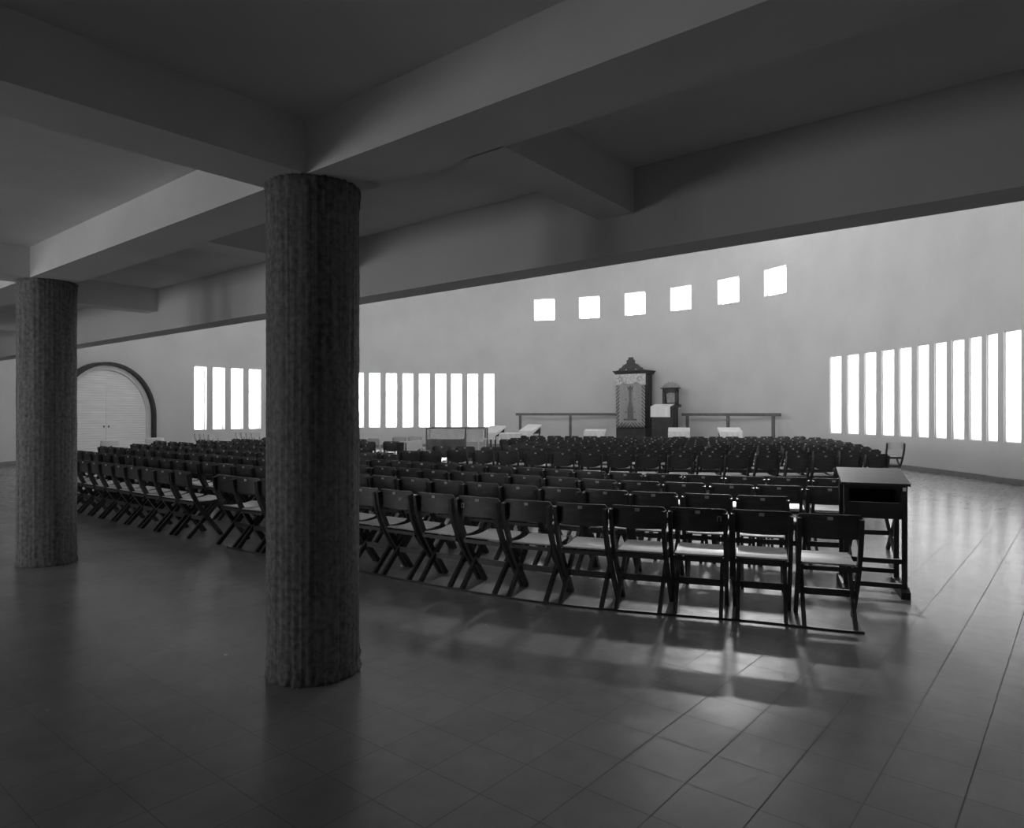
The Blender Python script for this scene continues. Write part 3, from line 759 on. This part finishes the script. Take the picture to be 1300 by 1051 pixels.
# ------------------------------------------------------------------ small cloth-covered stands near the wall
def shtender(x, y, rz, w, h, label, slope=.14, d=.42, drop=.22, cx0=None, bh=.10, side=.10):
    r = thing('reading_stand', label, 'lectern', (x, y, 0), rz, 'cloth-covered stands in front of the wall')
    zf = h-slope
    bm = B(); prism(bm, [(-d/2, zf-bh), (-d/2, zf-.01), (d/2, h-.01), (d/2, zf-bh)], -w/2, w/2, mtx=Matrix.Rotation(PI/2, 4, 'Z')); fix(bm); obj('book_box', bm, M['dark'], r)
    for sx in (-1, 1):
        for sy in (-1, 1): bm = B(); box(bm, sx*(w/2-.03)-.02, sx*(w/2-.03)+.02, sy*(d/2-.03)-.02, sy*(d/2-.03)+.02, .001, zf-bh); obj('leg', bm, M['dark'], r)
    c = cloth_over(None, -w/2-.03 if cx0 is None else cx0, w/2+.03, -d/2-.03, d/2+.02, zf, h, drop, side, 'stand_cloth'); c.location = (x, y, 0); c.rotation_euler = (0, 0, rz)
    tag(c, label.replace('small stand draped in white', 'white cloth on the stand'), 'cloth', 'white cloths on the stands')
def S(pxx, y, rz, w, h, label, **k): p = P2(pxx, y); shtender(p.x, p.y, rz, w, h, label, **k)
S(626, 22.6, -.75, .62, 1.12, 'small stand draped in white just right of the enclosure, tilted left', slope=.22)
S(648, 21.2, -.1, .58, .93, 'small stand draped in white left of the railing end post', slope=.02)
S(673.5, 25.2, -.75, .60, 1.12, 'small stand draped in white below the left railing, near its end post', slope=.22)
S(755.5, 26.0, -.25, .70, .93, 'small stand draped in white just left of the ark', slope=.06)
S(862, 26.2, -.25, .72, .98, 'small stand draped in white in front of the prayer stand', slope=.14)
S(926.5, 23.6, -.10, .68, 1.04, 'small stand draped in white right of the prayer stand, below the right railing', slope=.14)
S(519, 15.4, -.65, .30, .93, 'small stand draped in white on its right side, left of the enclosure', slope=.02, drop=.02, cx0=.11, bh=.36, side=.30)
# round tables at the far left
for pxx, y, lab in ((141, 20.6, 'small round table with white top in front of the arched door'), (196, 22.6, 'small round table with white top by the right foot of the arched door')):
    p = P2(pxx, y); r = thing('round_table', lab, 'table', (p.x, p.y, 0), 0, 'round white tables')
    bm = B(); lathe(bm, [(.22, .001), (.22, .03), (.03, .06), (.03, .70)], 16); fix(bm); obj('pedestal', bm, M['dark'], r)
    bm = B(); lathe(bm, [(.285, .58), (.275, .72), (.265, .735)], 28); fix(bm); obj('tabletop', bm, M['white'], r)

# ------------------------------------------------------------------ the enclosure with its covered table
YB = 16.6
bl = P2(541.5, YB); br = P2(616, YB)
wb = br.x - bl.x; split = P2(591, YB).x - bl.x
en = thing('reader_enclosure', 'low railed wooden enclosure around the white-covered table in the middle of the hall', 'railing', (bl.x, YB, 0), 0)
ztop = EYE - 19*YB/F; db = 1.3
for x, y, top in ((0, 0, ztop), (split, 0, ztop+.02), (wb, 0, ztop-.02), (0, db, ztop), (split, db, ztop), (wb, db, ztop)):
    bm = B(); box(bm, x-.018, x+.018, y-.018, y+.018, .001, top, bev=.003); obj('post', bm, M['mid'], en)
bm = B()
for y in (0, db): box(bm, .018, wb-.018, y-.010, y+.010, ztop-.035, ztop-.012)
for x in (0, wb): box(bm, x-.010, x+.010, .018, db-.018, ztop-.035, ztop-.012)
obj('top_rail', bm, M['mid'], en)
bm = B(); box(bm, .02, split-.02, -.008, .008, .66, .92); obj('front_panel', bm, M['mid'], en)
bm = B(); box(bm, split+.02, wb-.02, -.008, .008, .66, .86); q = obj('front_panel', bm, M['palelight'], en); q['label'] = 'pale front panel'
def ctable(x0, x1, y0, y1, h, drop, label):
    r = thing('covered_table', label, 'table', ((x0+x1)/2, (y0+y1)/2, 0), 0, 'covered tables inside the enclosure')
    w, d = x1-x0, y1-y0
    bm = B(); box(bm, -w/2, w/2, -d/2, d/2, h-.04, h-.005); obj('tabletop', bm, M['mid'], r)
    for sx in (-1, 1):
        for sy in (-1, 1): bm = B(); box(bm, sx*(w/2-.04)-.02, sx*(w/2-.04)+.02, sy*(d/2-.04)-.02, sy*(d/2-.04)+.02, .001, h-.04); obj('leg', bm, M['mid'], r)
    c = cloth_over(None, -w/2-.012, w/2+.012, -d/2, d/2+.01, h-.012, h-.012, drop, .2, 'table_cloth'); c.location = r.location
    tag(c, label.replace('table', 'cloth over the table'), 'tablecloth', 'white cloths inside the enclosure')
ctable(bl.x+.06, bl.x+split-.06, YB+.10, YB+1.05, 1.145, .22, 'wide white-covered reading table in the left bay of the enclosure')
ctable(bl.x+split+.06, bl.x+wb-.06, YB+.10, YB+.9, 1.15, .30, 'narrow pale-covered table in the right bay of the enclosure')
p = P2(612, YB-.6); r = thing('side_table', 'little white side table at the right corner of the enclosure', 'table', (p.x, p.y, 0))
bm = B(); box(bm, -.11, .11, -.1, .1, .93, .965); obj('tabletop', bm, M['white'], r)
for sx in (-1, 1):
    for sy in (-1, 1): bm = B(); box(bm, sx*.08-.014, sx*.08+.014, sy*.08-.014, sy*.08+.014, .001, .93); obj('leg', bm, M['white'], r)

# ------------------------------------------------------------------ world, camera
w = bpy.data.worlds.new('World'); bpy.context.scene.world = w; w.use_nodes = True
nt = w.node_tree; bg = nt.nodes['Background']
tc = nt.nodes.new('ShaderNodeTexCoord'); sep = nt.nodes.new('ShaderNodeSeparateXYZ'); nt.links.new(tc.outputs['Generated'], sep.inputs[0])
mr = nt.nodes.new('ShaderNodeMapRange'); mr.inputs[1].default_value = .1; mr.inputs[2].default_value = .45; mr.inputs[3].default_value = 1.0; mr.inputs[4].default_value = .13
nt.links.new(sep.outputs[2], mr.inputs[0]); nt.links.new(mr.outputs[0], bg.inputs[0]); bg.inputs[1].default_value = 9.0
sl = bpy.data.lights.new('sun', 'SUN'); sl.energy = SUN; sl.angle = math.radians(4.0)
so = bpy.data.objects.new('sun', sl); C.objects.link(so)
el, az = math.radians(30), math.radians(18)
so.rotation_euler = Vector((math.sin(az)*math.cos(el), math.cos(az)*math.cos(el), math.sin(el))).to_track_quat('Z', 'Y').to_euler()
cam = bpy.data.cameras.new('Camera'); co = bpy.data.objects.new('Camera', cam); C.objects.link(co)
co.location = (0, 0, EYE); co.rotation_euler = (PI/2, 0, 0); cam.sensor_width = 36; cam.lens = F/1300*36; cam.clip_start = .05; cam.shift_y = -1.5/1300
bpy.context.scene.camera = co
vs_ = bpy.context.scene.view_settings; vs_.view_transform = 'Standard'; vs_.look = 'None'; vs_.gamma = 1; vs_.use_curve_mapping = False; vs_.exposure = .7
cy_ = bpy.context.scene.cycles; cy_.max_bounces = 12; cy_.diffuse_bounces = 8; cy_.glossy_bounces = 4; cy_.transparent_max_bounces = 12; cy_.sample_clamp_indirect = 8
